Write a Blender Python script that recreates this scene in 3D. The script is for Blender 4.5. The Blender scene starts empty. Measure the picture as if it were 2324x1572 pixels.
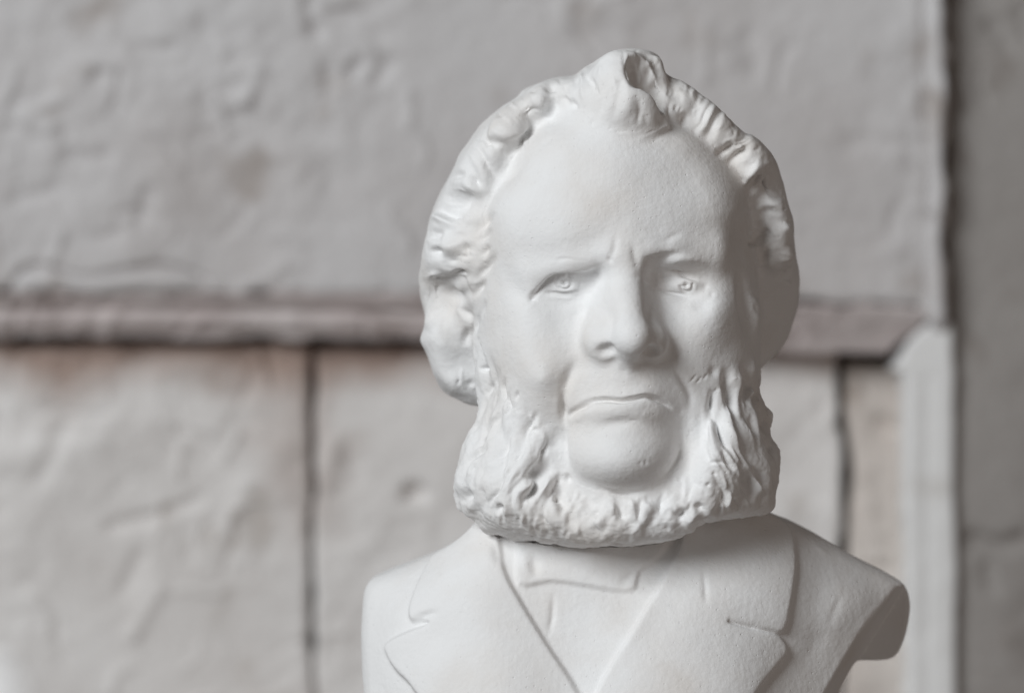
import bpy, math, random, time
import numpy as np
T0 = time.time()
C = bpy.context.scene.collection
random.seed(7)
U = 0.018                    # one modelling unit in metres
DIST = 96.8                  # camera to face plane, in units
VOX = 0.05

# ---------------------------------------------------------------- helpers
def K(D): return (DIST + 3.0 - D) / DIST
def P(px, py, D): k = K(D); return ((px-1162)/100*k, (786-py)/100*k)

def catmull(pts, n=6, closed=False):
    p = np.array(pts, float); out = []
    m = len(p)
    rng = range(m if closed else m-1)
    for i in rng:
        if closed: a, b, c, d = p[(i-1) % m], p[i], p[(i+1) % m], p[(i+2) % m]
        else: a, b, c, d = p[max(i-1, 0)], p[i], p[i+1], p[min(i+2, m-1)]
        for j in range(n):
            t = j/n
            out.append(.5*((2*b)+(-a+c)*t+(2*a-5*b+4*c-d)*t*t+(-a+3*b-3*c+d)*t**3))
    if not closed: out.append(p[-1])
    return np.array(out)

class Grid2:
    def __init__(s, x0, x1, z0, z1, h):
        s.x = np.arange(x0, x1+h, h, dtype=np.float32); s.z = np.arange(z0, z1+h, h, dtype=np.float32)
        s.x0, s.z0, s.h = x0, z0, h
        s.shape = (len(s.x), len(s.z))
    def sample(s, a, X, Z):
        u = np.clip((X-s.x0)/s.h, 0, a.shape[0]-1.001); v = np.clip((Z-s.z0)/s.h, 0, a.shape[1]-1.001)
        i = u.astype(int); j = v.astype(int); fu = u-i; fv = v-j
        return a[i, j]*(1-fu)*(1-fv)+a[i+1, j]*fu*(1-fv)+a[i, j+1]*(1-fu)*fv+a[i+1, j+1]*fu*fv

def seg_dist(X, Z, pts, closed=False):
    """distance to polyline, signed side, arclength parameter 0..1"""
    best = np.full(X.shape, 1e9); side = np.zeros(X.shape); par = np.zeros(X.shape)
    n = len(pts); L = [0.]
    ends = n if closed else n-1
    for i in range(ends): L.append(L[-1]+np.hypot(*(pts[(i+1) % n]-pts[i])))
    tot = L[-1]+1e-9
    for i in range(ends):
        ax, az = pts[i]; bx, bz = pts[(i+1) % n]; dx, dz = bx-ax, bz-az; l2 = dx*dx+dz*dz+1e-12
        t = np.clip(((X-ax)*dx+(Z-az)*dz)/l2, 0, 1)
        d = (X-ax-t*dx)**2+(Z-az-t*dz)**2
        m = d < best
        best = np.where(m, d, best)
        side = np.where(m, np.sign(dx*(Z-az)-dz*(X-ax)), side)
        par = np.where(m, (L[i]+t*math.sqrt(l2))/tot, par)
    return np.sqrt(best), side, par

def inside(X, Z, pts):
    r = np.zeros(X.shape, bool); n = len(pts)
    for i in range(n):
        ax, az = pts[i]; bx, bz = pts[(i+1) % n]
        if az == bz: continue
        c = ((az > Z) != (bz > Z)) & (X < (bx-ax)*(Z-az)/(bz-az)+ax)
        r ^= c
    return r

def sd_poly(g, pts):
    X, Z = np.meshgrid(g.x, g.z, indexing='ij')
    d, _, _ = seg_dist(X, Z, pts, True)
    return np.where(inside(X, Z, pts), -d, d).astype(np.float32)

def rbf(g, cps, D_as_px=True, smooth=0.0):
    """thin-plate surface through control points (px,py,D)"""
    pts = np.array([P(a, b, d)+(d,) for a, b, d in cps])
    n = len(pts)
    def phi(r2): return 0.5*r2*np.log(r2+1e-9)
    r2 = ((pts[:, None, :2]-pts[None, :, :2])**2).sum(-1)
    A = np.zeros((n+3, n+3)); A[:n, :n] = phi(r2)+smooth*np.eye(n); A[:n, n] = 1; A[n, :n] = 1
    A[:n, n+1:] = pts[:, :2]; A[n+1:, :n] = pts[:, :2].T
    w = np.linalg.solve(A, np.concatenate([pts[:, 2], [0, 0, 0]]))
    X, Z = np.meshgrid(g.x, g.z, indexing='ij')
    H = w[n]+w[n+1]*X+w[n+2]*Z
    for i in range(n): H = H+w[i]*phi((X-pts[i, 0])**2+(Z-pts[i, 1])**2)
    return H.astype(np.float32)

def smin(a, b, k):
    h = np.maximum(k-np.abs(a-b), 0)/k
    return np.minimum(a, b)-h*h*k*.25
def smax(a, b, k): return -smin(-a, -b, k)
def rmax(a, b, r):
    u = np.maximum(a+r, 0); v = np.maximum(b+r, 0)
    return np.minimum(-r, np.maximum(a, b))+np.sqrt(u*u+v*v)

# ---------------------------------------------------------------- volume
X0, X1, Z0, Z1, Y0, Y1 = -3.9, 9.6, -9.6, 7.2, -4.9, 5.1
G = Grid2(X0, X1, Z0, Z1, VOX)
gx = G.x[:, None, None]; gz = G.z[None, :, None]
gd = np.arange(Y0, Y1+VOX, VOX, dtype=np.float32)[None, None, :]
SHAPE = (gx.shape[0], gz.shape[1], gd.shape[2])

def ell(px, py, D, rx, rz, rd, rot=0):
    """ellipsoid, approximate distance; centre by photo position and depth"""
    cx, cz = P(px, py, D)
    x = gx-cx; z = gz-cz; d = gd-D
    if rot:
        c, s = math.cos(rot), math.sin(rot); x, z = x*c+z*s, -x*s+z*c
    k0 = np.sqrt((x/rx)**2+(z/rz)**2+(d/rd)**2)
    k1 = np.sqrt((x/rx**2)**2+(z/rz**2)**2+(d/rd**2)**2)+1e-6
    return (k0*(k0-1)/k1).astype(np.float32)

def cone(a, b):
    """capsule with two radii: a, b = (px,py,D,r)"""
    ax, az = P(*a[:3]); bx, bz = P(*b[:3])
    pa = np.array([ax, az, a[2]]); pb = np.array([bx, bz, b[2]]); ba = pb-pa
    t = ((gx-ax)*ba[0]+(gz-az)*ba[1]+(gd-a[2])*ba[2])/(ba@ba)
    t = np.clip(t, 0, 1)
    return (np.sqrt((gx-ax-t*ba[0])**2+(gz-az-t*ba[1])**2+(gd-a[2]-t*ba[2])**2)-(a[3]+(b[3]-a[3])*t)).astype(np.float32)

def slab(H):
    """solid under a height surface"""
    hx, hz = np.gradient(H, VOX)
    g = np.sqrt(1+np.minimum(hx*hx+hz*hz, 9)).astype(np.float32)
    return (gd-H[:, :, None])/g[:, :, None]

def spoly(pts, D, n=5): return catmull([P(a, b, D) for a, b in pts], n, True)

# ---------------------------------------------------------------- HEAD
FACE = [(1400,185),(1300,215),(1225,278),(1172,345),(1122,430),(1085,545),(1082,700),(1090,850),(1120,1000),(1220,1100),(1590,1100),(1690,1000),(1716,850),(1722,700),(1716,560),(1700,455),(1655,365),(1590,285),(1500,205)]
FACE_CP = [(1400,170,1.6),(1400,230,2.15),(1400,300,2.62),(1400,380,3.0),(1400,470,3.22),(1400,550,3.22),(1290,240,1.7),(1250,300,2.25),(1250,380,2.6),(1240,470,2.92),(1225,560,2.88),
 (1510,240,1.6),(1560,310,2.2),(1560,380,2.45),(1570,470,2.78),(1580,550,2.75),(1130,470,2.4),(1125,560,2.25),(1150,380,2.1),(1640,370,2.1),(1670,470,2.25),(1690,560,1.9),
 (1200,700,2.72),(1150,780,2.5),(1225,800,2.98),(1230,860,3.15),(1180,880,2.6),(1105,750,1.9),(1105,880,1.8),(1300,770,2.85),(1320,700,2.62),(1318,865,2.82),
 (1290,950,2.75),(1420,850,3.3),(1420,900,3.3),(1500,860,3.1),(1545,900,2.9),(1590,860,2.82),(1600,780,2.80),(1640,790,2.5),(1625,710,2.8),(1540,740,2.82),(1525,700,2.70),(1500,720,2.72),(1345,710,2.85),
 (1690,760,2.15),(1695,880,1.95),(1655,870,2.35),(1280,645,2.5),(1550,640,2.42),(1190,640,2.45),(1650,640,2.3),(1360,640,2.72),(1488,632,2.66),(1425,640,2.95),
 (1290,592,2.98),(1540,568,2.86),(1425,590,3.15),(1205,610,2.62),(1640,590,2.4),(1400,1000,3.0),(1290,1020,2.5),(1530,1020,2.5),(1150,1000,2.0),(1680,1000,2.0),(1400,1100,2.4)]
def build_head():
    sd = sd_poly(G, spoly(FACE, .5))[:, :, None]
    f = rmax(slab(rbf(G, FACE_CP, smooth=.015)), sd, 1.05)
    f = rmax(f, -(gd+1.5), 1.)
    f = smin(f, ell(1402, 545, -1.2, 3.1, 4.0, 2.6), .4)
    # brow and glabella
    f = smin(f, cone((1215, 618, 2.35, .33), (1370, 592, 2.92, .33)), .4)
    f = smin(f, cone((1480, 582, 2.80, .30), (1610, 572, 2.28, .32)), .45)
    f = smin(f, ell(1425, 575, 2.7, .5, .5, .55), .5)
    # eye sockets
    f = smax(f, -ell(1282, 655, 3.35, .95, .34, .74, .12), .35)
    f = smax(f, -ell(1545, 648, 3.30, .85, .34, .76, -.12), .35)
    f = smax(f, -ell(1355, 634, 3.35, .34, .22, .48), .5)
    f = smax(f, -ell(1492, 630, 3.30, .28, .26, .50), .5)
    f = smin(f, ell(1284, 652, 2.14, .54, .27, .52), .09)         # eyeballs with lids
    f = smin(f, ell(1554, 647, 2.10, .56, .30, .54), .09)
    # nose
    n = cone((1420, 590, 2.75, .34), (1422, 680, 3.30, .33))
    n = smin(n, cone((1422, 680, 3.32, .33), (1436, 758, 3.88, .38)), .3)
    n = smin(n, ell(1434, 770, 3.92, .39, .38, .45), .25)
    n = smin(n, ell(1382, 782, 3.34, .34, .30, .44, .25), .40)
    n = smin(n, ell(1478, 782, 3.38, .34, .31, .45, -.25), .38)
    n = smin(n, cone((1395, 680, 2.75, .38), (1368, 765, 3.10, .46)), .45)
    n = smin(n, cone((1446, 690, 2.8, .30), (1470, 765, 3.10, .36)), .4)
    f = smin(f, n, .40)
    f = smin(f, cone((1428, 800, 3.75, .20), (1424, 828, 3.30, .22)), .18)
    # nostrils and the flat under the nose tip
    f = smax(f, -ell(1368, 799, 3.82, .28, .16, .26, .35), .14)
    f = smax(f, -ell(1479, 799, 3.82, .26, .16, .26, -.25), .14)
    # mouth and chin
    f = smin(f, ell(1412, 872, 2.35, 1.25, .62, 1.02), .6)
    f = smin(f, ell(1413, 1000, 2.15, 1.34, 1.12, 1.40), .25)
    f = smin(f, ell(1408, 1040, 2.35, 1.10, .72, 1.42), .5)
    f = smin(f, ell(1412, 936, 2.65, 1.02, .32, .98), .42)
    return f

# ---------------------------------------------------------------- HAIR
HAIR = [(940,660),(943,600),(953,545),(966,492),(984,450),(1002,412),(1028,368),(1048,328),(1072,292),(1110,255),
        (1142,230),(1172,212),(1182,198),(1212,180),(1258,166),(1300,162),(1316,150),(1340,138),(1372,118),(1408,108),(1445,106),(1480,114),
        (1504,133),(1513,163),(1555,182),(1608,222),(1655,264),(1688,298),(1700,300),(1730,322),(1762,362),(1786,412),(1801,456),
        (1813,505),(1816,560),(1826,612),(1833,662),(1830,702),(1815,752),(1790,797),(1755,836),(1722,858),
        (1600,900),(1400,930),(1200,940),(1075,936),(1030,920),(992,892),(968,850),(957,805),(942,772),(949,722)]
HAIR_CP = [  # (px,py,D) of the front surface
    (945,560,-.1),(945,700,-.7),(950,800,-1.0),(985,880,-1.2),(1060,930,-1.3),
    (1010,430,.2),(1080,290,.3),(1180,205,.4),(1310,165,.9),(1440,108,1.3),(1510,160,1.1),
    (1000,520,.75),(1060,560,1.25),(1120,570,1.6),(1000,610,.6),(1060,640,1.1),
    (1010,700,-.3),(1000,780,-.35),(1040,820,-.5),(1065,720,.3),(1060,880,-.7),(1010,870,-.7),
    (1040,420,1.05),(1075,410,1.35),(1110,470,1.15),(1085,350,1.25),(1120,340,1.45),(1115,440,1.25),(1140,400,1.2),(1165,350,1.1),(1150,270,1.35),(1160,320,1.4),(1205,335,.8),
    (1215,225,1.6),(1260,250,1.3),(1230,290,.95),(1200,310,.85),(1270,310,1.75),
    (1300,200,1.75),(1330,240,2.15),(1330,290,2.3),(1380,180,2.25),(1390,240,2.5),(1400,290,2.5),
    (1440,150,1.9),(1470,190,1.6),(1430,240,2.55),(1480,260,2.4),(1500,290,2.1),(1495,230,1.9),
    (1520,200,1.35),(1540,230,1.7),(1550,290,1.55),(1590,230,1.65),(1600,290,1.8),(1600,340,1.35),(1640,270,1.5),
    (1660,400,1.05),(1670,330,1.75),(1710,340,1.5),(1700,400,1.35),(1740,390,1.4),(1775,400,.9),(1710,460,.85),(1790,470,.5),
    (1750,450,1.0),(1725,520,.55),(1780,540,.55),(1715,580,.3),(1740,620,.0),(1790,600,.0),(1815,560,-.2),
    (1760,700,-.9),(1820,680,-1.2),(1760,800,-1.3),(1725,780,-1.0),(1700,860,-1.2),
    (1400,500,-1),(1250,700,-1),(1550,700,-1),(1400,860,-1.5)]

def build_hair():
    pts = spoly(HAIR, -0.3)
    sd = sd_poly(G, pts)[:, :, None]
    H = rbf(G, HAIR_CP, smooth=.05)
    f = rmax(slab(H), sd, .42)
    B = (gd*0-3.6)
    back = ell(1390, 520, -1.8, 4.5, 4.3, 2.7)
    f = rmax(f, -(gd+3.0), 1.2)
    f = smin(f, back-0, .3)
    f = rmax(f, sd, .35)
    # the tuft leaning forward over the forehead
    f = smin(f, cone((1400, 165, 1.7, .50), (1415, 250, 2.25, .50)), .4)
    f = smin(f, ell(1432, 215, 1.95, .52, .70, .50, -.35), .7)
    f = smax(f, -ell(1464, 168, 2.30, .42, .56, .62, .15), .16)    # hollow in the curl
    f = smax(f, -ell(1486, 222, 2.1, .24, .42, .40, .35), .25)
    f = smin(f, cone((1488, 148, 1.2, .22), (1500, 230, 1.5, .20)), .2)
    f = rmax(f, sd, .22)
    # hollow behind the left temple curl and the ear hollow
    f = smax(f, -ell(1228, 270, 2.0, .36, .54, .72, -.2), .22)
    f = smax(f, -ell(1010, 690, .55, .55, .45, .75, -.3), .4)
    return f

# ---------------------------------------------------------------- WHISKERS
BEARD = [(1120,640),(1090,700),(1078,780),(1076,850),(1090,900),(1082,948),(1060,985),(1045,1018),(1040,1055),(1033,1095),
         (1037,1130),(1048,1158),(1080,1182),(1108,1208),(1150,1222),(1200,1226),(1245,1236),(1300,1240),(1370,1243),
         (1440,1238),(1500,1226),(1545,1206),(1590,1182),(1650,1172),(1715,1170),(1748,1153),(1764,1120),(1771,1070),
         (1768,1020),(1754,985),(1757,945),(1740,912),(1722,850),(1716,780),(1712,700),(1690,640),(1640,790),(1570,850),
         (1520,920),(1500,980),(1460,1010),(1410,1020),(1360,1010),(1325,970),(1310,920),(1270,880),(1200,830),(1145,740)]
BEARD_CP = [
    (1120,680,1.6),(1085,760,1.0),(1150,780,1.9),(1090,850,1.1),(1160,860,2.1),(1240,910,2.6),
    (1090,940,1.3),(1150,950,2.1),(1220,960,2.6),(1268,960,2.25),(1060,1030,1.3),(1120,1030,2.3),(1200,1030,2.9),(1255,1040,2.55),
    (1290,1065,2.5),(1050,1110,1.6),(1110,1110,2.6),(1190,1110,2.92),(1270,1110,2.8),(1080,1165,2.0),(1150,1165,2.8),
    (1230,1140,2.92),(1310,1150,2.98),(1310,1200,3.05),(1340,1105,2.75),(1420,1120,2.95),(1380,1150,3.3),(1460,1150,3.3),(1500,1105,2.95),
    (1330,1190,3.1),(1240,1185,3.05),(1240,1226,2.5),(1150,1215,2.1),(1380,1235,3.05),(1450,1225,3.05),(1420,1190,3.4),(1530,1190,3.15),
    (1560,1140,3.25),(1620,1150,3.2),(1690,1150,2.6),(1740,1140,2.0),(1550,1040,2.55),(1590,1060,3.25),(1660,1060,3.15),
    (1720,1060,2.6),(1765,1060,1.6),(1560,960,2.4),(1600,980,3.0),(1650,970,3.0),(1710,970,2.3),(1750,960,1.5),
    (1410,1060,2.75),(1345,1000,2.3),(1480,1000,2.35),(1320,930,2.3),(1510,930,2.3),(1620,900,2.6),(1670,880,2.2),(1715,880,1.5),(1660,800,1.9),(1700,780,1.3),(1700,690,.9)]

def build_beard():
    pts = spoly(BEARD, 1.5)
    sd = sd_poly(G, pts)[:, :, None]
    H = rbf(G, BEARD_CP, smooth=.05)
    f = rmax(slab(H), sd, .38)
    f = rmax(f, -(gd-0.2)*.8, .5)
    # the underside slopes back to the neck
    cx, cz = P(1400, 1240, 2.6)
    und = -(gz-cz-.06+(2.5-gd)*.10)
    f = rmax(f, und*.95, .12)
    f = smin(f, ell(1400, 1080, .4, 2.4, 1.3, 1.7), .3)   # jaw mass behind the whiskers
    return f

# ---------------------------------------------------------------- TORSO
TORSO = [(1160,1080),(1110,1160),(1062,1212),(1010,1246),(945,1273),(880,1300),(842,1318),(825,1345),(820,1400),(820,1460),(823,1530),
         (832,1620),(850,1800),(1800,1800),(1830,1700),(1900,1606),(1945,1522),(1966,1507),(2012,1507),(2044,1498),
         (2064,1462),(2077,1405),(2077,1365),(2065,1335),(2030,1310),(1962,1275),(1902,1242),(1850,1211),(1798,1184),(1740,1158),(1660,1080)]
TORSO_CP = [
    (1090,1190,.3),(960,1275,-.3),(860,1320,-.7),(830,1400,-.5),(830,1550,.0),(900,1400,.55),(900,1550,1.0),
    (1000,1320,.95),(1000,1450,1.5),(1000,1572,1.9),(1100,1260,1.1),(1120,1350,1.7),(1120,1480,2.15),(1150,1572,2.5),
    (1180,1250,1.25),(1250,1250,1.45),(1350,1260,1.5),(1450,1260,1.35),(1220,1330,1.65),(1320,1340,1.75),(1420,1340,1.7),
    (1250,1430,1.95),(1350,1430,2.05),(1300,1572,2.4),(1420,1440,2.25),(1420,1572,2.7),(1520,1300,1.5),(1560,1400,2.1),
    (1550,1520,2.6),(1620,1240,1.15),(1680,1330,1.5),(1680,1430,1.85),(1690,1572,2.3),(1760,1200,.4),(1780,1300,.95),
    (1790,1400,1.15),(1780,1500,1.3),(1850,1250,.1),(1870,1330,.45),(1870,1430,.6),(1850,1560,.9),(1940,1290,-.35),
    (1950,1370,.0),(1920,1470,.2),(2020,1330,-.75),(2000,1370,-.5),(2060,1350,-1.0),(1400,1150,.9),(1400,1780,3.0),
    (900,1780,1.2),(1800,1780,1.6)]

def build_torso():
    pts = spoly(TORSO, -.6, 4)
    sd = sd_poly(G, pts)[:, :, None]
    H = rbf(G, TORSO_CP, smooth=.03)
    f = rmax(slab(H), sd, .22)
    f = rmax(f, -(gd+3.2), .8)
    # the cut arm: a ruled cut running from the chest edge backwards
    a = P(1992, 1362, -.4); b = P(1862, 1580, .5)
    dx, dz = b[0]-a[0], b[1]-a[1]; l = math.hypot(dx, dz); nx, nz = -dz/l, dx/l      # outward (right-down)
    if nx < 0: nx, nz = -nx, -nz
    s = (gx-a[0])*nx+(gz-a[1])*nz
    rnd = np.sqrt(np.maximum((gx-P(2010, 1470, 0)[0])**2*.7+(gz-P(2010, 1470, 0)[1])**2*1.0, 1e-6))
    cut = s-np.clip((-gd+.0), 0, 3)*.26-.02            # recedes outward as it goes back
    keep = rmax(cut, -(gd+5), .01)
    cutmask = rmax(cut, -(-1.9-gd), .0001)
    sub = np.maximum(-cut, -2.0-gd)                     # region to subtract: beyond the cut and in front of D=-2
    sub = np.maximum(sub, gz-P(0, 1338, 0)[1]-.55*(gx-P(2010, 0, 0)[0])*0)
    f = rmax(f, -sub, .07)
    # neck
    f = smin(f, ell(1410, 1150, -.5, 1.75, 1.6, 1.75), .25)
    return f

print('grid', SHAPE)
F = {}
F['head'] = build_head(); F['hair'] = build_hair(); F['beard'] = build_beard(); F['coat'] = build_torso()
print('fields', time.time()-T0)
tot = smin(F['head'], F['hair'], .26)
tot = smin(tot, F['beard'], .45)
tot = smin(tot, F['coat'], .06).astype(np.float32)

# ---------------------------------------------------------------- surface nets
def surface_nets(V):
    S = V < 0
    nx, ny, nz = V.shape
    c = np.zeros((nx-1, ny-1, nz-1), np.uint8)
    for i in (0, 1):
        for j in (0, 1):
            for k in (0, 1): c += S[i:nx-1+i, j:ny-1+j, k:nz-1+k]
    act = (c > 0) & (c < 8)
    idx = np.argwhere(act); n = len(idx)
    ids = np.full(act.shape, -1, np.int32); ids[act] = np.arange(n)
    acc = np.zeros((n, 3)); cnt = np.zeros(n)
    cor = [(i, j, k) for i in (0, 1) for j in (0, 1) for k in (0, 1)]
    for a in cor:
        for ax in range(3):
            if a[ax]: continue
            b = list(a); b[ax] = 1
            va = V[idx[:, 0]+a[0], idx[:, 1]+a[1], idx[:, 2]+a[2]]; vb = V[idx[:, 0]+b[0], idx[:, 1]+b[1], idx[:, 2]+b[2]]
            m = (va < 0) != (vb < 0)
            t = np.where(m, va/np.where(m, va-vb, 1), 0)
            p = np.array(a, float)[None]+np.zeros((n, 3)); p[:, ax] += t
            acc += p*m[:, None]; cnt += m
    v = idx+acc/cnt[:, None]
    quads = []
    for ax in range(3):
        sl = [slice(None)]*3; s0 = list(sl); s1 = list(sl); s0[ax] = slice(0, -1); s1[ax] = slice(1, None)
        m = S[tuple(s0)] != S[tuple(s1)]
        e = np.argwhere(m)
        o1, o2 = (ax+1) % 3, (ax+2) % 3
        e = e[(e[:, o1] > 0) & (e[:, o2] > 0) & (e[:, o1] < V.shape[o1]-1) & (e[:, o2] < V.shape[o2]-1)]
        inside_first = S[e[:, 0], e[:, 1], e[:, 2]]
        q = []
        for d1, d2 in ((0, 0), (1, 0), (1, 1), (0, 1)):
            f = e.copy(); f[:, o1] -= d1; f[:, o2] -= d2
            q.append(ids[f[:, 0], f[:, 1], f[:, 2]])
        q = np.stack(q, 1)
        q = np.where(inside_first[:, None], q, q[:, ::-1])
        quads.append(q)
    return v, np.concatenate(quads)

v, q = surface_nets(tot)
v = v*VOX+np.array([X0, Z0, Y0])
print('nets', len(v), len(q), time.time()-T0)

def vnormals(v, q):
    a = v[q[:, 2]]-v[q[:, 0]]; b = v[q[:, 3]]-v[q[:, 1]]
    n = np.cross(a, b); N = np.zeros_like(v)
    for i in range(4):
        for k in range(3): N[:, k] += np.bincount(q[:, i], n[:, k], len(v))
    return N/(np.linalg.norm(N, axis=1)[:, None]+1e-12)
def smooth(v, q, it, lam=.5, mask=None):
    deg = np.bincount(q.ravel(), minlength=len(v)).astype(float)
    for s in range(it):
        acc = np.zeros_like(v)
        for i in range(4):
            for k in range(3):
                acc[:, k] += np.bincount(q[:, i], v[q[:, (i+1) % 4], k]+v[q[:, (i+3) % 4], k], len(v))
        avg = acc/(2*deg[:, None]+1e-9)
        l = lam if s % 2 == 0 else -lam*.9
        d = (avg-v)*l
        if mask is not None: d *= mask[:, None]
        v = v+d
    return v
def subdiv(v, q):
    e = np.concatenate([q[:, [0, 1]], q[:, [1, 2]], q[:, [2, 3]], q[:, [3, 0]]])
    es = np.sort(e, 1); key = es[:, 0].astype(np.int64)*len(v)+es[:, 1]
    u, inv = np.unique(key, return_inverse=True)
    em = (v[u//len(v)]+v[u % len(v)])/2
    fc = v[q].mean(1)
    n0 = len(v); n1 = n0+len(u); m = len(q)
    ei = [inv[i*m:(i+1)*m]+n0 for i in range(4)]
    f = np.arange(m)+n1
    nq = np.concatenate([np.stack(x, 1) for x in
        ((q[:, 0], ei[0], f, ei[3]), (ei[0], q[:, 1], ei[1], f), (f, ei[1], q[:, 2], ei[2]), (ei[3], f, ei[2], q[:, 3]))])
    return np.concatenate([v, em, fc]), nq

if vnormals(v, q)[v[:, 1].argmax(), 1] < 0: q = q[:, ::-1]
v = smooth(v, q, 4)
v, q = subdiv(v, q)
v = smooth(v, q, 4)

# ---------------------------------------------------------------- relief drawn on the forms
M = Grid2(X0, X1, Z0, Z1, .0125)
REL = np.zeros(M.shape, np.float32)
def _win(pts, pad):
    x0, x1 = pts[:, 0].min()-pad, pts[:, 0].max()+pad; z0, z1 = pts[:, 1].min()-pad, pts[:, 1].max()+pad
    i0 = max(0, int((x0-X0)/M.h)); i1 = min(M.shape[0], int((x1-X0)/M.h)+2)
    j0 = max(0, int((z0-Z0)/M.h)); j1 = min(M.shape[1], int((z1-Z0)/M.h)+2)
    X, Z = np.meshgrid(M.x[i0:i1], M.z[j0:j1], indexing='ij')
    return (slice(i0, i1), slice(j0, j1)), X, Z
def world(pts, D, n=5, closed=False): return catmull([P(a, b, D) for a, b in pts], n, closed)
def line(pts, w, a, D=3., taper=.5, w2=None):
    """soft groove (a<0) or ridge (a>0); w = sigma in photo px"""
    p = world(pts, D) if len(pts) > 2 else np.array([P(x, y, D) for x, y in pts])
    w = w/100
    s, X, Z = _win(p, 4*w); d, sd, t = seg_dist(X, Z, p)
    e = np.clip(np.minimum(t, 1-t)/max(taper, 1e-3), 0, 1); e = e*e*(3-2*e)
    REL[s] += STR*AMP*a*np.exp(-.5*(d/w)**2)*(e if taper > 0 else 1)
def step(pts, w, a, fall, D=3., taper=.3):
    """an edge: the left side of the direction of travel stands up by a and settles over fall px"""
    p = world(pts, D); w = w/100; fall = fall/100
    s, X, Z = _win(p, 3*fall+4*w); d, sd, t = seg_dist(X, Z, p)
    e = np.clip(np.minimum(t, 1-t)/max(taper, 1e-3), 0, 1); e = e*e*(3-2*e)
    ds = d*sd
    up = .5*(1+np.tanh(ds/w))
    REL[s] += STR*AMP*a*up*np.exp(-(np.maximum(ds, 0)/fall)**2)*e*np.exp(-np.maximum(-ds, 0)/(w*6))
def plate(pts, w, a, D=1.8, n=4):
    """a raised (or sunk) area with an edge of width w px"""
    p = world(pts, D, n, True); w = w/100
    s, X, Z = _win(p, 4*w); d, _, _ = seg_dist(X, Z, p, True)
    ds = np.where(inside(X, Z, p), d, -d)
    REL[s] += a*.5*(1+np.tanh(ds/w))
def blob(px, py, sx, sy, a, rot=0, D=3.):
    cx, cz = P(px, py, D); sx /= 100; sy /= 100; r = 3.2*max(sx, sy)
    s, X, Z = _win(np.array([[cx-r, cz-r], [cx+r, cz+r]]), 0)
    c, n = math.cos(rot), math.sin(rot)
    x = (X-cx)*c+(Z-cz)*n; z = -(X-cx)*n+(Z-cz)*c
    REL[s] += a*np.exp(-.5*((x/sx)**2+(z/sy)**2))
STR = .62; AMP = 1.0; WM = 1.0
#RELIEF_BEGIN
TO = {'A': (1000, 800), 'B': (1300, 800), 'C': (900, 100), 'D': (1300, 100), 'E': (1300, 400), 'F': (900, 400), 'G': (0, 0)}
def t_(k, pts):
    ox, oy = TO[k]; s = 1. if k == 'G' else .25
    return [(ox+x*s, oy+y*s) for x, y in pts]
def G_(k, D, items):
    for pts, w, a in items:
        line(t_(k, pts), w*(1 if k == 'G' else .25)*1.15*WM, a, D)
AMP = 1.75; WM = 1.2
# ---- whiskers, left side
G_('A', 2.4, [
 ([(1040,1010),(900,1070),(820,1120),(750,1210)], 30, -.36), ([(1090,1070),(1050,1170),(1000,1260),(960,1350)], 11, -.13),
 ([(980,1060),(900,1170),(830,1260),(760,1320),(720,1400)], 20, -.28), ([(1010,1090),(940,1200),(880,1320)], 20, .14), ([(870,1120),(800,1220),(740,1290)], 22, .14), ([(1070,1130),(1020,1240)], 14, .08), ([(1130,1080),(1175,1190)], 12, -.08),
 ([(1080,1260),(1030,1350)], 11, -.11), ([(540,1210),(460,1310),(410,1410)], 14, -.11),
 ([(520,860),(400,900),(300,980),(230,1080),(200,1130)], 15, -.12), ([(690,640),(620,760),(560,880),(490,970),(400,1060)], 13, -.10),
 ([(270,1220),(230,1330),(180,1390)], 26, -.14), ([(590,200),(560,300),(580,400),(560,520)], 11, -.11),
 ([(640,300),(620,420),(640,520),(590,600)], 9, -.09), ([(700,330),(690,450)], 8, -.06), ([(450,230),(400,350),(370,420)], 10, -.08),
 ([(560,560),(480,640),(420,740),(370,780)], 11, -.09), ([(370,610),(320,700),(290,780)], 10, -.07),
 ([(880,500),(850,600),(780,680),(750,780)], 15, -.10), ([(860,660),(850,740)], 14, -.08), ([(400,120),(350,180)], 12, -.10),
 ([(710,910),(650,980)], 8, -.05), ([(600,1380),(530,1410),(515,1480)], 17, -.15), ([(640,1120),(560,1230)], 8, -.04),
 ([(450,760),(330,880),(260,930)], 9, -.05), ([(350,1000),(300,1120)], 9, -.05), ([(830,820),(720,1000),(640,1100)], 30, .06),
 ([(480,1080),(380,1200),(340,1300)], 24, .07), ([(930,640),(930,800),(880,880)], 30, .12), ([(1260,1330),(1400,1350),(1520,1300)], 26, -.07),
 ([(1560,1290),(1620,1400),(1650,1560)], 20, -.12), ([(1710,1290),(1690,1400),(1700,1520)], 10, -.06), ([(1820,1280),(1795,1400),(1790,1580)], 13, -.09), ([(2010,1260),(1985,1380),(1990,1500)], 10, -.06),
 ([(1560,1330),(1580,1450)], 18, .06), ([(1740,1310),(1730,1460)], 20, .07), ([(1880,1300),(1880,1470)], 26, .06), ([(920,900),(960,880)], 10, -.05),
 ([(1380,1180),(1500,1250),(1680,1278),(1850,1250),(1950,1215)], 13, -.12)])
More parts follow.
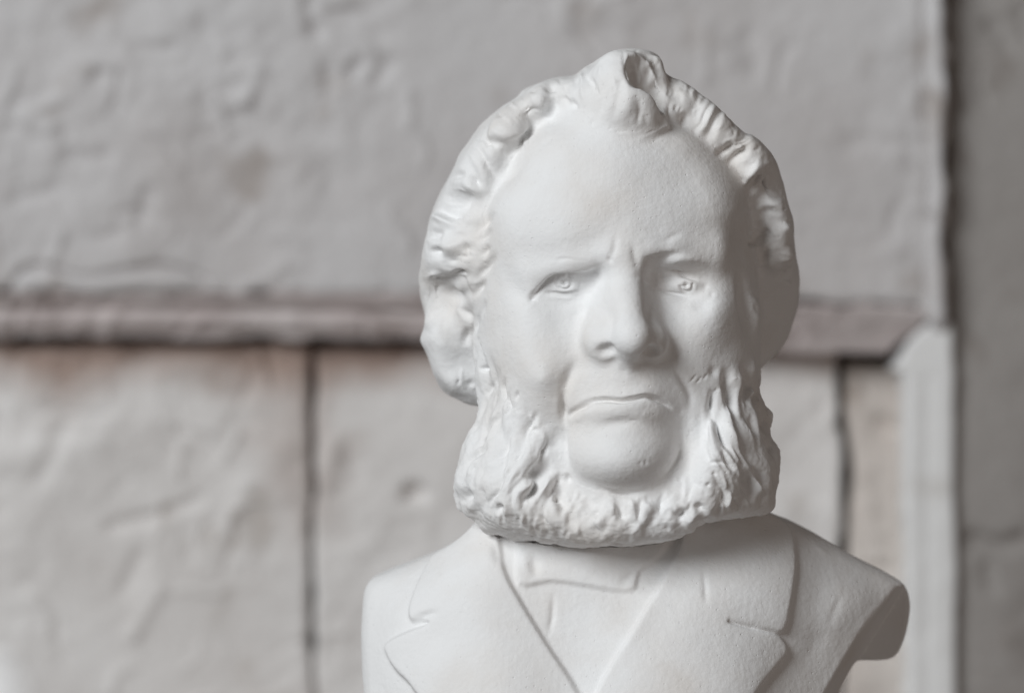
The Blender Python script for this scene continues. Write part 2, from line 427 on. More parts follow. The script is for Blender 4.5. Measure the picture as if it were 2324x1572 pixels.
# ---- whiskers, right side
G_('B', 2.4, [
 ([(1380,100),(1400,250),(1430,400),(1440,560)], 22, -.24), ([(1540,60),(1560,180),(1620,260),(1600,400),(1560,480)], 18, -.19),
 ([(1690,260),(1710,380),(1670,490)], 16, -.15), ([(1240,300),(1260,400),(1230,500),(1180,560)], 14, -.13),
 ([(1170,560),(1280,600),(1310,680),(1370,800),(1460,930)], 15, -.19), ([(1330,850),(1370,960),(1420,1040),(1460,1085)], 12, -.15),
 ([(1430,540),(1480,700),(1560,840),(1600,900)], 14, -.13), ([(1600,540),(1650,660),(1700,800)], 11, -.11), ([(1560,1030),(1610,1160),(1625,1280),(1620,1390)], 26, -.25),
 ([(1640,1010),(1700,1120),(1760,1230),(1785,1300)], 15, -.17), ([(1190,1010),(1240,985),(1380,990)], 8, -.06), ([(980,1110),(930,1170)], 10, -.05),
 ([(1010,1370),(970,1480),(950,1550)], 20, -.18), ([(1160,1340),(1100,1450)], 25, -.15), ([(1700,560),(1760,760),(1830,900)], 14, -.10),
 ([(1480,80),(1500,250),(1530,420)], 32, .12), ([(1650,300),(1660,420)], 18, .08), ([(1360,600),(1420,740),(1530,900)], 26, .08),
 ([(1520,560),(1580,720),(1680,900)], 26, .09), ([(1650,1120),(1690,1230),(1690,1340)], 20, .10), ([(1300,100),(1250,250)], 22, -.07),
 ([(1230,960),(1350,1060),(1400,1200)], 30, -.05), ([(1000,1060),(900,1250)], 26, .05), ([(1230,180),(1160,260)], 6, -.03), ([(1130,180),(1040,290)], 5, -.03),
 ([(1180,200),(1100,290)], 5, -.03), ([(1320,310),(1270,370)], 5, -.03), ([(1240,1170),(1180,1200)], 8, -.05), ([(1250,1060),(1290,1110)], 8, -.04)])
blob(*t_('B', [(1800, 640)])[0], 9, 20, -.30, .1, 1.8)
blob(*t_('B', [(1835, 840)])[0], 6, 12, -.15, .1, 1.8)
blob(*t_('B', [(1490, 1370)])[0], 8, 8, -.16, 0, 2.6); blob(*t_('B', [(1340, 1430)])[0], 9, 6, -.08, 0, 2.6)
blob(*t_('A', [(1395, 1440)])[0], 8, 6, -.08, 0, 2.6)
# the broken lower rim of the whiskers
AMP = 1.6
# flowing random strands
rs = random.Random(11)
GL = [[(1085,740),(1090,870),(1066,980),(1040,1080),(1040,1165)], [(1128,810),(1130,920),(1104,1030),(1080,1120),(1090,1190)],
      [(1180,860),(1184,965),(1160,1060),(1136,1130),(1146,1195)], [(1228,905),(1245,1000),(1226,1090),(1200,1150),(1208,1205)]]
GR = [[(1716,790),(1722,880),(1750,970),(1768,1060),(1757,1150)], [(1682,810),(1672,915),(1700,1010),(1732,1090),(1737,1162)],
      [(1640,845),(1624,940),(1650,1030),(1682,1100),(1688,1168)], [(1592,910),(1580,995),(1600,1070),(1628,1130),(1622,1178)]]
GC = [[(1215,1040),(1205,1110),(1200,1170),(1212,1222)], [(1268,1065),(1250,1120),(1245,1180),(1255,1230)], [(1330,1100),(1322,1150),(1322,1190),(1335,1236)], [(1412,1112),(1415,1150),(1420,1190),(1418,1238)],
      [(1500,1095),(1512,1140),(1516,1180),(1506,1216)], [(1560,1035),(1588,1090),(1598,1140),(1592,1180)]]
def strand(gs, u, t0, t1, ph, am, dr, w, a, D, taper=.5):
    pts = []
    for k_ in range(7):
        t = t0+(t1-t0)*k_/6
        if t > 1.02 or t < 0: continue
        uu = min(len(gs)-1.001, max(0, u+dr*(t-t0)+.12*math.sin(9*t+ph))); a_ = int(uu); f_ = uu-a_
        n_ = len(gs[0])-1; q_ = min(n_-1e-6, t*n_); b_ = int(q_); h_ = q_-b_
        A_ = gs[a_][b_]*(1-h_)+gs[a_][b_+1]*h_; B_ = gs[a_+1][b_]*(1-h_)+gs[a_+1][b_+1]*h_
        c_ = A_*(1-f_)+B_*f_; pts.append((c_[0]+am*.5*math.sin(11*t+ph), c_[1]))
    if len(pts) > 2: line(pts, w, a, D, taper)
for guides, n_fine, n_big in ((GL, 95, 15), (GR, 105, 16), (GC, 100, 16)):
    gs = [catmull(g_, 12) for g_ in guides]; U_ = len(gs)-1.01
    for i in range(n_fine):
        t0 = rs.uniform(-.05, .8)
        strand(gs, rs.uniform(0, U_), t0, t0+rs.uniform(.2, .6), rs.uniform(0, 6), rs.uniform(2, 7), rs.uniform(-.35, .35), rs.uniform(3.2, 7.5), rs.choice((-1, -1, 1))*rs.uniform(.03, .07)*(.7 if guides is not GR else 1.), 2.3)
    for i in range(n_big):
        t0 = rs.uniform(-.1, .55)
        strand(gs, U_*(i+rs.uniform(0, 1))/n_big, t0, t0+rs.uniform(.4, .8), rs.uniform(0, 6), rs.uniform(4, 10), rs.uniform(-.5, .5), rs.uniform(8, 13), (-1 if i % 2 else 1)*rs.uniform(.05, .10), 2.3)
AMP = 1.9
for i in range(44):                                     # broad locks of the hair, swept outward from the forehead
    an = -.25+(math.pi+.55)*(i+rs.uniform(.2, .8))/44
    if 1.05 < an < 1.75: continue
    ca, sa = math.cos(an), math.sin(an); cu = rs.uniform(-.22, .22)
    r0, r1 = 305, 305+rs.uniform(70, 120)
    pts = [(1398+(r0+(r1-r0)*t)*math.cos(an+cu*t)*1.02, 590-(r0*1.02+(r1-r0)*t+28*max(0, sa))*math.sin(an+cu*t)) for t in (0, .33, .66, 1)]
    line(pts, rs.uniform(7, 14), (-1 if i % 2 else 1)*rs.uniform(.05, .12), .9, .4)
AMP = 1.1
for i in range(260):                                    # hair combed back
    an = rs.uniform(-.35, math.pi+.35)
    x = 1395+rs.uniform(300, 400)*math.cos(an); y = 560-rs.uniform(320, 430)*math.sin(an)
    dx, dy = x-1400, y-600; l = math.hypot(dx, dy); dx /= l; dy /= l
    L = rs.uniform(20, 60); b = rs.uniform(-.3, .3)*L
    a = rs.choice((-1, -1, 1))*rs.uniform(.014, .042)
    line([(x, y), (x+dx*L*.5-dy*b, y+dy*L*.5+dx*b), (x+dx*L, y+dy*L)], rs.uniform(2.4, 5), a, .8, .5)
AMP = 1.15; WM = 1.45
# ---- hair, upper left
G_('C', 1.3, [
 ([(1180,790),(1178,900),(1210,1010)], 8, .07), ([(1090,660),(1170,650),(1250,590),(1340,560)], 8, -.07),
 ([(1320,440),(1400,400),(1500,410)], 16, -.17), ([(1540,470),(1600,560),(1660,650)], 12, -.10), ([(1710,270),(1770,400),(1820,530)], 13, -.13),
 ([(1780,700),(1750,780)], 8, -.05), ([(470,1225),(560,1180),(640,1190)], 15, -.15),
 ([(640,1190),(720,1260),(790,1300)], 15, -.13), ([(1210,1010),(1100,1120),(980,1240),(870,1340)], 26, -.14), ([(845,850),(800,940)], 9, -.11),
 ([(1160,560),(1190,620)], 12, -.07), ([(1480,850),(1380,890),(1250,1000)], 10, -.03), ([(1130,430),(1200,420),(1300,440)], 9, -.06),
 ([(660,930),(800,1000),(900,1100)], 60, .05)])
step(t_('C', [(800,850),(960,882),(1060,842),(1150,785),(1230,760)]), 4, .22, 45, 1.2, .15)
AMP = 1.6
# ---- hair, left side
line(t_('F', [(220,300),(310,335),(430,390),(580,470)]), 7, .16, .9)
line(t_('F', [(260,240),(400,320),(560,400),(640,380)]), 9, -.16, .9)
blob(*t_('F', [(590, 240)])[0], 26, 20, -.30, .5, 1.0)
G_('F', 1.0, [
 ([(700,560),(790,440),(900,310)], 16, -.13), ([(260,565),(330,530),(440,520)], 22, -.17), ([(260,690),(340,680),(440,715)], 15, -.14),
 ([(470,880),(540,892),(605,850)], 15, -.16), ([(680,960),(790,870),(925,670)], 16, -.12), ([(840,610),(770,760)], 13, -.10),
 ([(430,950),(560,1000),(640,1080),(700,1120)], 16, .10), ([(440,940),(570,975),(650,1050),(710,1095)], 12, -.14),
 ([(715,1110),(780,970),(835,940)], 13, -.12), ([(590,1150),(660,1260),(695,1340)], 14, -.12), ([(765,1200),(700,1400),(680,1500)], 12, -.09),
 ([(560,1100),(630,1250),(650,1400)], 16, .07), ([(600,560),(500,700),(400,770)], 24, .07), ([(620,560),(640,700),(600,760)], 10, -.06),
 ([(880,460),(800,560),(700,600)], 11, -.07), ([(820,1100),(760,1300)], 9, -.06), ([(640,1340),(620,1560)], 16, -.12),
 ([(480,1180),(440,1400),(470,1560)], 26, .08), ([(300,1200),(260,1420)], 26, .07), ([(200,940),(320,900),(430,940)], 14, .10)])
blob(*t_('F', [(330, 1060)])[0], 26, 30, -.30, .2, .0)
G_('A', -.6, [([(200,100),(190,250),(240,380)], 8, .05), ([(60,150),(130,300),(100,420)], 22, .06), ([(240,240),(290,330)], 16, -.07), ([(140,255),(180,270)], 10, -.05), ([(20,380),(150,420),(300,430)], 14, -.06)])
AMP = 1.2
# ---- tuft and right side hair
step(t_('D', [(890,800),(800,640),(720,540),(640,470),(520,415),(470,330)]), 4, .18, 55, 2.2, .12)
G_('D', 1.4, [
 ([(790,320),(760,400),(735,500)], 26, -.24), ([(885,500),(865,620),(900,750)], 14, -.16), ([(940,540),(920,640)], 8, -.07),
 ([(1030,610),(1000,700),(1012,790)], 15, -.16), ([(1335,550),(1270,540),(1210,620),(1150,740),(1110,780),(1110,870)], 10, -.14),
 ([(1470,885),(1390,960),(1270,1025)], 14, -.18), ([(1620,850),(1590,930),(1560,990),(1470,1050),(1375,1120)], 13, -.24),
 ([(1740,1170),(1640,1260),(1595,1330)], 13, -.15), ([(1840,1130),(1720,1270),(1640,1400),(1620,1500)], 22, .14),
 ([(800,560),(830,640),(860,720)], 14, .10), ([(960,340),(1000,480),(960,580)], 24, .06)])
G_('D', 2.3, [([(330,200),(290,450),(200,680)], 16, -.05), ([(430,260),(410,500),(340,760)], 14, -.05), ([(560,460),(590,620),(560,800)], 10, -.06), ([(500,380),(480,560),(440,760)], 22, .04), ([(510,110),(500,230),(520,330),(570,400)], 16, -.10), ([(560,140),(600,280),(640,380)], 16, .08), ([(640,120),(640,220),(680,330)], 16, .08), ([(700,160),(690,280),(720,380)], 14, -.08), ([(300,420),(270,560),(200,720)], 16, -.05), ([(480,430),(500,560),(450,700)], 20, .06), ([(700,620),(760,700),(840,770)], 12, -.07), ([(590,560),(640,680),(650,760)], 12, -.05)])
blob(*t_('D', [(1790, 1340)])[0], 24, 30, -.40, -.5, .6)
G_('E', .4, [
 ([(1620,610),(1700,560),(1770,430)], 26, -.20), ([(1650,400),(1780,330),(1900,400)], 20, -.10), ([(1900,270),(1940,300)], 10, -.09),
 ([(1680,640),(1740,720),(1800,600)], 18, -.14), ([(1850,480),(1960,470),(1990,420)], 18, .10), ([(1700,330),(1820,260),(1930,340)], 24, .10),
 ([(1740,700),(1830,820),(1780,930)], 30, .10), ([(1900,600),(1850,760)], 26, -.08), ([(2000,850),(1900,900),(1860,950)], 20, -.06),
 ([(1690,980),(1880,930),(2030,830),(2100,850)], 12, -.09)])
blob(*t_('E', [(1640, 600)])[0], 7, 6, -.30, 0, .6)
G_('E', 1.2, [([(1475,780),(1530,1000),(1560,1250),(1570,1560)], 22, -.30), ([(1585,1020),(1640,1250),(1665,1540)], 15, .16), ([(1480,300),(1500,520),(1500,700)], 26, -.10), ([(1620,1120),(1650,1300)], 6, -.06)])
AMP = 1.0; WM = 1.0
# ---- face: frown and brows
G_('F', 3.1, [([(1990,500),(1982,600),(1965,690),(1900,800)], 18, -.07), ([(1380,760),(1560,748),(1700,775)], 10, -.035), ([(1900,780),(1960,740)], 20, -.06)])
G_('E', 3.1, [([(520,560),(545,660),(570,780),(590,900)], 24, -.08), ([(780,620),(900,550),(1010,500)], 18, -.05)])
# right eye
step(t_('E', [(560,760),(700,722),(850,685),(960,685),(1080,712)]), 4.5, .09, 40, 2.9, .4)
G_('E', 2.8, [([(640,800),(760,760),(900,725),(1010,715)], 22, -.08), ([(800,850),(880,780),(1000,745),(1130,765),(1280,840)], 26, .13),
 ([(790,860),(900,865),(1000,890),(1110,925),(1180,980)], 12, -.17), ([(1200,960),(1215,1030)], 16, -.03),
 ([(700,1000),(850,1045),(1000,1075),(1110,1075)], 9, -.10), ([(760,1080),(900,1110),(1050,1120)], 22, .06), ([(780,930),(850,900)], 24, -.08),
 ([(1050,1170),(1180,1170),(1300,1100)], 32, -.08), ([(690,1020),(760,1190),(900,1330),(1040,1440)], 36, .05), ([(1230,1060),(1300,1085)], 16, -.03)])
cx, cy = 1559, 649
line([(cx+14*math.cos(a), cy-13*math.sin(a)) for a in [math.radians(x) for x in range(-200, 60, 20)]], 2.8, -.09, 2.7, .1)
blob(cx-1, cy-2, 4.6, 4.4, -.10, 0, 2.7)
# left eye
step(t_('F', [(1150,1140),(1240,1050),(1330,950),(1430,885),(1570,865),(1720,845),(1880,800)]), 4, .15, 30, 2.9, .18)
G_('F', 2.8, [([(1170,1135),(1260,1070),(1340,985),(1440,912),(1580,885),(1740,870)], 15, -.18), ([(1300,1045),(1430,1060),(1540,1068),(1700,1025)], 10, -.12),
 ([(1280,1110),(1420,1100),(1560,1110),(1700,1060)], 20, .06), ([(1180,1135),(1290,1090)], 12, -.08), ([(1540,1300),(1650,1255),(1760,1150)], 32, -.09),
 ([(1200,1250),(1350,1330),(1500,1330)], 60, .04), ([(1640,960),(1720,985)], 16, -.05)])
cx, cy = t_('F', [(1525, 970)])[0]
blob(cx, cy, 13, 12, .02, 0, 2.8); blob(cx, cy-2, 4.6, 4.4, -.11, 0, 2.8)
line([(cx+15*math.cos(a), cy-14*math.sin(a)) for a in [math.radians(x) for x in range(-170, 110, 20)]], 3.0, -.09, 2.8, .15)
line([(cx-15, cy-14), (cx-18, cy), (cx-12, cy+14)], 2.4, -.04, 2.8, .2)
# nose, nasolabial folds, mouth
line([(1340,915),(1312,928),(1294,942),(1286,954)], 4.6, -.15, 3.1, .4)
line([(1462,900),(1492,906),(1516,920),(1532,936)], 3.6, -.16, 3.1, .4)
step(t_('A', [(1170,545),(1250,495),(1350,450),(1500,430),(1640,442),(1750,422),(1850,400),(1930,415),(2020,465),(2130,530)]), 3.2, .15, 28, 3.2, .35)
G_('A', 3.1, [([(1270,10),(1215,110),(1160,230),(1125,360),(1110,500)], 30, -.20), ([(1125,330),(1112,450),(1115,560),(1128,700)], 18, -.24), ([(1128,600),(1130,860),(1150,980),(1200,1080)], 18, -.10),
 ([(1040,660),(1070,800),(1060,930)], 34, -.10),
 ([(1170,540),(1250,490),(1350,445),(1500,425),(1640,437),(1750,417),(1850,395),(1930,410),(2020,460),(2130,525)], 12, -.24),
 ([(1330,720),(1480,660),(1700,625),(1900,640)], 34, -.12), ([(1200,600),(1380,510),(1550,490),(1750,480),(1900,460),(2080,560)], 26, .10), ([(1270,20),(1215,110),(1160,230),(1125,360),(1110,500)], 55, -.06), ([(1860,940),(1850,1040)], 9, -.03), ([(1820,960),(1790,1030)], 12, -.03),
 ([(1650,80),(1650,250)], 26, -.05), ([(1250,500),(1400,470)], 18, -.06), ([(1300,560),(1200,640)], 16, .04), ([(1700,610),(1800,625)], 6, -.03)])
G_('B', 3.0, [([(880,80),(980,220),(1050,330),(1070,450),(1040,560)], 22, -.13), ([(950,600),(1000,780),(980,930),(880,1080),(720,1210)], 18, -.10), ([(930,500),(1010,560)], 20, -.05)])
G_('E', 3.2, [([(560,860),(600,960)], 20, -.02)])
# ---- clothes (their own relief, kept off the head)
REL_HEAD = REL; REL = np.zeros(M.shape, np.float32)
plate([(1082,1120),(1130,1215),(1146,1300),(1182,1368),(1240,1462),(1318,1580),(1400,1790),(1100,1790),(955,1580),(905,1528),(884,1498),(878,1472),(915,1446),(975,1420),(960,1412),(937,1413),(932,1386),(956,1322),(993,1258),(1040,1190)], 5.5, .18)
plate([(1700,1160),(1790,1200),(1808,1262),(1802,1330),(1778,1430),(1740,1432),(1690,1424),(1650,1412),(1720,1430),(1765,1446),(1784,1476),(1766,1506),(1700,1580),(1560,1790),(1290,1790),(1352,1572),(1442,1420),(1500,1330),(1545,1240),(1560,1150)], 5.5, .18)
plate([(1150,1150),(1172,1240),(1178,1326),(1250,1320),(1315,1327),(1395,1341),(1438,1338),(1452,1300),(1500,1260),(1540,1150)], 4.5, .11)
G_('G', 1.7, [([(936,1412),(975,1402),(1012,1388)], 4.5, -.13), ([(1256,1335),(1253,1400),(1240,1452)], 4.5, -.09), ([(1595,1290),(1598,1340),(1597,1390)], 4, -.06),
 ([(1640,1405),(1690,1420),(1776,1432)], 7, -.04), ([(1210,1250),(1216,1290),(1214,1322)], 8, -.12), ([(1190,1240),(1196,1320)], 9, .07), ([(1395,1338),(1430,1310),(1460,1290)], 7, -.07),
 ([(1560,1270),(1500,1340),(1430,1440),(1375,1530)], 16, .07), ([(1840,1250),(1875,1330),(1862,1420),(1820,1480)], 26, -.12), ([(1900,1290),(1900,1380),(1850,1500)], 30, .08),
 ([(1850,1240),(1900,1270)], 4, .04), ([(1800,1530),(1850,1480),(1900,1400)], 14, -.05), ([(1930,1340),(1880,1440)], 5, -.03), ([(1125,1230),(1137,1300)], 7, -.12),
 ([(1240,1250),(1330,1270),(1440,1255)], 20, .05), ([(1225,1240),(1300,1245),(1400,1245)], 7, -.05), ([(960,1480),(1060,1540)], 60, .04),
 ([(1100,1240),(1090,1400)], 40, .05), ([(1700,1240),(1720,1400)], 40, .04)])
#RELIEF_END

def noise3(p, f, seed=0):
    rng = np.random.default_rng(seed); N = 64
    T = rng.random((N, N, N)).astype(np.float32)*2-1
    u = p*f+1000.; i = np.floor(u).astype(int); t = u-i; t = t*t*(3-2*t); i %= N; j = (i+1) % N
    r = 0
    for a in (0, 1):
        for b in (0, 1):
            for c in (0, 1):
                w = (t[:, 0] if a else 1-t[:, 0])*(t[:, 1] if b else 1-t[:, 1])*(t[:, 2] if c else 1-t[:, 2])
                r = r+w*T[(j if a else i)[:, 0], (j if b else i)[:, 1], (j if c else i)[:, 2]]
    return r
# region of every vertex
gi = np.clip(((v-np.array([X0, Z0, Y0]))/VOX+.5).astype(int), 0, np.array(SHAPE)-1)
names = ['head', 'hair', 'beard', 'coat']
vals = np.stack([F[k][gi[:, 0], gi[:, 1], gi[:, 2]] for k in names], 1)
lab = vals.argmin(1)
N = vnormals(v, q)
nf = np.clip((N[:, 2]-.0)/.35, 0, 1); nf = nf*nf*(3-2*nf)
rel = np.where(lab == 3, M.sample(REL, v[:, 0], v[:, 1]), M.sample(REL_HEAD, v[:, 0], v[:, 1]))*nf
def soft(mask, it=6):
    m = mask.astype(float)[:, None]*np.ones((1, 3)); 
    return smooth(m, q, it, 1.0 if False else .5)[:, 0]
wh = np.clip(soft(lab == 1), 0, 1); wb = np.clip(soft(lab == 2), 0, 1)
nz_ = noise3(v, 1.6, 1)*.03+noise3(v, 6., 2)*.007
nb_ = noise3(v, 1.7, 3)*.03+noise3(v, 6., 4)*.007+noise3(v, 14., 5)*.006
und = np.clip((-N[:, 1]-.15)/.4, 0, 1)*wb; nb_ = nb_+und*(noise3(v, 2.5, 8)*.04+noise3(v, 9., 9)*.012)
gen = noise3(v, 1.3, 6)*.012+noise3(v, 4., 7)*.004
edge = (1-np.clip(N[:, 2]/.5, 0, 1))*(N[:, 2] > -.6)
nb_ = nb_+edge*(noise3(v*np.array([1, .6, 1]), 3.2, 11)*.09+noise3(v, 7., 12)*.03); nz_ = nz_+edge*noise3(v, 1.8, 13)*.035
v = v+N*(rel+nz_*wh+nb_*wb+gen)[:, None]
v = smooth(v, q, 2, .4)
N = vnormals(v, q)
print('relief', time.time()-T0, len(v))

# ---------------------------------------------------------------- materials
def mat(name):
    m = bpy.data.materials.new(name); m.use_nodes = True; nt = m.node_tree
    return m, nt, nt.nodes['Principled BSDF']
def N_(nt, t, **kw):
    n = nt.nodes.new(t)
    for k, val in kw.items():
        if hasattr(n, k): setattr(n, k, val)
        else: n.inputs[k].default_value = val
    return n
def L_(nt, a, b): nt.links.new(a, b)
def ramp(nt, fac, stops):
    r = nt.nodes.new('ShaderNodeValToRGB'); e = r.color_ramp.elements
    while len(e) < len(stops): e.new(.5)
    for i, (p, c) in enumerate(stops):
        e[i].position = p; e[i].color = (*c, 1)
    L_(nt, fac, r.inputs['Fac']); return r

def plaster():
    m, nt, b = mat('white_plaster')
    tc = nt.nodes.new('ShaderNodeTexCoord')
    n1 = N_(nt, 'ShaderNodeTexNoise', Scale=28., Detail=5.); L_(nt, tc.outputs['Object'], n1.inputs['Vector'])
    r = ramp(nt, n1.outputs['Fac'], [(.3, (.77, .745, .72)), (.42, (.81, .80, .79)), (.58, (.845, .848, .85))])
    L_(nt, r.outputs['Color'], b.inputs['Base Color'])
    b.inputs['Roughness'].default_value = .88
    b.inputs['Specular IOR Level'].default_value = .12
    # pits (tiny air bubbles) and brushed grain
    vo = N_(nt, 'ShaderNodeTexVoronoi', Scale=330.); L_(nt, tc.outputs['Object'], vo.inputs['Vector'])
    pit = ramp(nt, vo.outputs['Distance'], [(.0, (0, 0, 0)), (.16, (1, 1, 1))])
    n3 = N_(nt, 'ShaderNodeTexNoise', Scale=70., Detail=2.); L_(nt, tc.outputs['Object'], n3.inputs['Vector'])
    gate = ramp(nt, n3.outputs['Fac'], [(.46, (1, 1, 1)), (.58, (0, 0, 0))])
    mx = N_(nt, 'ShaderNodeMath', operation='MAXIMUM'); L_(nt, pit.outputs['Color'], mx.inputs[0]); L_(nt, gate.outputs['Color'], mx.inputs[1])
    n2 = N_(nt, 'ShaderNodeTexNoise', Scale=420., Detail=4.); L_(nt, tc.outputs['Object'], n2.inputs['Vector'])
    bu1 = N_(nt, 'ShaderNodeBump', Strength=.5, Distance=.0006); L_(nt, n2.outputs['Fac'], bu1.inputs['Height'])
    bu2 = N_(nt, 'ShaderNodeBump', Strength=.55, Distance=.0004); L_(nt, mx.outputs[0], bu2.inputs['Height'])
    L_(nt, bu1.outputs['Normal'], bu2.inputs['Normal']); L_(nt, bu2.outputs['Normal'], b.inputs['Normal'])
    return m
PL = plaster()

def link(name, me, m, parent=None):
    o = bpy.data.objects.new(name, me); C.objects.link(o); me.materials.append(m)
    if parent: o.parent = parent
    return o
def mesh_from(v, q, sel, N):
    qs = q[sel]; u, inv = np.unique(qs.ravel(), return_inverse=True)
    vv = v[u]; vv = np.stack([vv[:, 0], -vv[:, 2], vv[:, 1]], 1)*U
    nn = N[u]; nn = np.stack([nn[:, 0], -nn[:, 2], nn[:, 1]], 1)
    f = inv.reshape(-1, 4)
    me = bpy.data.meshes.new('m')
    me.vertices.add(len(vv)); me.vertices.foreach_set('co', vv.ravel().astype(np.float32))
    me.loops.add(f.size); me.loops.foreach_set('vertex_index', f.ravel().astype(np.int32))
    me.polygons.add(len(f)); me.polygons.foreach_set('loop_start', np.arange(0, f.size, 4, dtype=np.int32))
    me.polygons.foreach_set('loop_total', np.full(len(f), 4, np.int32))
    me.update(calc_edges=True)
    me.polygons.foreach_set('use_smooth', np.ones(len(f), bool))
    me.normals_split_custom_set_from_vertices(nn.astype(np.float32))
    return me

bust = bpy.data.objects.new('plaster_bust', None); C.objects.link(bust)
bust.empty_display_size = .05
bust['label'] = 'white plaster bust of a frowning man with swept-back hair, bushy side whiskers and lapelled coat'
bust['category'] = 'bust'

# part of each face
fc = v[q].mean(1)
fl = np.sort(lab[q], 1)[:, 1]
def in_px(pts, D, n=4):
    p = world(pts, D, n, True); return inside(fc[:, 0], fc[:, 1], p)
front = fc[:, 2] > -1
LAP_L = [(1082,1200),(1130,1215),(1146,1300),(1182,1368),(1240,1462),(1318,1580),(1330,1790),(1000,1790),(960,1580),(905,1525),(884,1494),(884,1466),(915,1446),(1000,1400),(938,1412),(934,1386),(958,1322),(995,1258)]
LAP_R = [(1700,1160),(1790,1200),(1806,1262),(1800,1330),(1776,1428),(1662,1412),(1770,1448),(1782,1475),(1765,1505),(1700,1578),(1600,1790),(1310,1790),(1352,1572),(1442,1420),(1500,1330),(1545,1240),(1560,1150)]
SHIRT = [(1120,1130),(1130,1215),(1146,1300),(1182,1368),(1240,1462),(1318,1580),(1335,1620),(1352,1572),(1442,1420),(1500,1330),(1545,1240),(1560,1130)]
TIE = [(1150,1150),(1175,1240),(1180,1328),(1250,1322),(1315,1328),(1395,1342),(1440,1338),(1455,1300),(1520,1240),(1540,1150)]
part = fl.copy()                      # 0 head 1 hair 2 whiskers 3 coat
ct = (fl == 3) & front
part[ct & in_px(LAP_L, 1.6)] = 4
part[ct & in_px(LAP_R, 1.6)] = 5
sh = ct & in_px(SHIRT, 1.8); part[sh] = 6
part[ct & in_px(TIE, 1.8)] = 7
def mk(i, name, parent): return link(name, mesh_from(v, q, part == i, N), PL, parent)
head = mk(0, 'head', bust); hair = mk(1, 'hair', head); whis = mk(2, 'whiskers', head)
coat = mk(3, 'coat', bust); l1 = mk(4, 'lapel', coat); l2 = mk(5, 'lapel', coat); shirt = mk(6, 'shirt', bust); tie = mk(7, 'cravat', bust)
print('bust', time.time()-T0)
#SETTING_BEGIN
# ---------------------------------------------------------------- the old wall behind
def wallmat(name, c1, c2, c3, stain_or_shade=None, sc=5., bump=.6):
    m, nt, b = mat(name)
    tc = nt.nodes.new('ShaderNodeTexCoord')
    n1 = N_(nt, 'ShaderNodeTexNoise', Scale=sc, Detail=6., Roughness=.6); L_(nt, tc.outputs['Object'], n1.inputs['Vector'])
    r = ramp(nt, n1.outputs['Fac'], [(.32, c1), (.5, c2), (.7, c3)]); col = r.outputs['Color']
    n4 = N_(nt, 'ShaderNodeTexNoise', Scale=22., Detail=4.); L_(nt, tc.outputs['Object'], n4.inputs['Vector'])
    f4 = ramp(nt, n4.outputs['Fac'], [(.60, (0, 0, 0)), (.74, (.8, .8, .8))])
    mx = N_(nt, 'ShaderNodeMix', data_type='RGBA'); L_(nt, f4.outputs['Color'], mx.inputs['Factor']); L_(nt, col, mx.inputs[6]); mx.inputs[7].default_value = (c1[0]*.7, c1[1]*.66, c1[2]*.62, 1)
    col = mx.outputs[2]
    if stain_or_shade:                                   # ragged band: rust, and on the narrow slab brown shade put into the colour
        colr, z0, z1, nsc = stain_or_shade
        sep = nt.nodes.new('ShaderNodeSeparateXYZ'); L_(nt, tc.outputs['Object'], sep.inputs[0])
        mr = N_(nt, 'ShaderNodeMapRange'); L_(nt, sep.outputs['Z'], mr.inputs['Value'])
        mr.inputs['From Min'].default_value = z1; mr.inputs['From Max'].default_value = z0
        n5 = N_(nt, 'ShaderNodeTexNoise', Scale=nsc, Detail=5.); L_(nt, tc.outputs['Object'], n5.inputs['Vector'])
        ad = N_(nt, 'ShaderNodeMath', operation='MULTIPLY_ADD'); L_(nt, n5.outputs['Fac'], ad.inputs[0]); ad.inputs[1].default_value = 3.0; ad.inputs[2].default_value = -1.55
        sm = N_(nt, 'ShaderNodeMath', operation='ADD'); L_(nt, mr.outputs[0], sm.inputs[0]); L_(nt, ad.outputs[0], sm.inputs[1])
        rr = ramp(nt, sm.outputs[0], [(.25, (0, 0, 0)), (.85, (1, 1, 1))])
        mx2 = N_(nt, 'ShaderNodeMix', data_type='RGBA'); L_(nt, rr.outputs['Color'], mx2.inputs['Factor']); L_(nt, col, mx2.inputs[6]); mx2.inputs[7].default_value = (*colr, 1)
        col = mx2.outputs[2]
    L_(nt, col, b.inputs['Base Color']); b.inputs['Roughness'].default_value = .9; b.inputs['Specular IOR Level'].default_value = .15
    n2 = N_(nt, 'ShaderNodeTexNoise', Scale=60., Detail=5.); L_(nt, tc.outputs['Object'], n2.inputs['Vector'])
    bu = N_(nt, 'ShaderNodeBump', Strength=bump, Distance=.003); L_(nt, n2.outputs['Fac'], bu.inputs['Height']); L_(nt, bu.outputs['Normal'], b.inputs['Normal'])
    return m
DW = -34.
def pw(x, t): return np.interp(t, [a for a, _ in x], [b for _, b in x]) if isinstance(x, (list, tuple)) else np.full(np.shape(t), float(x))
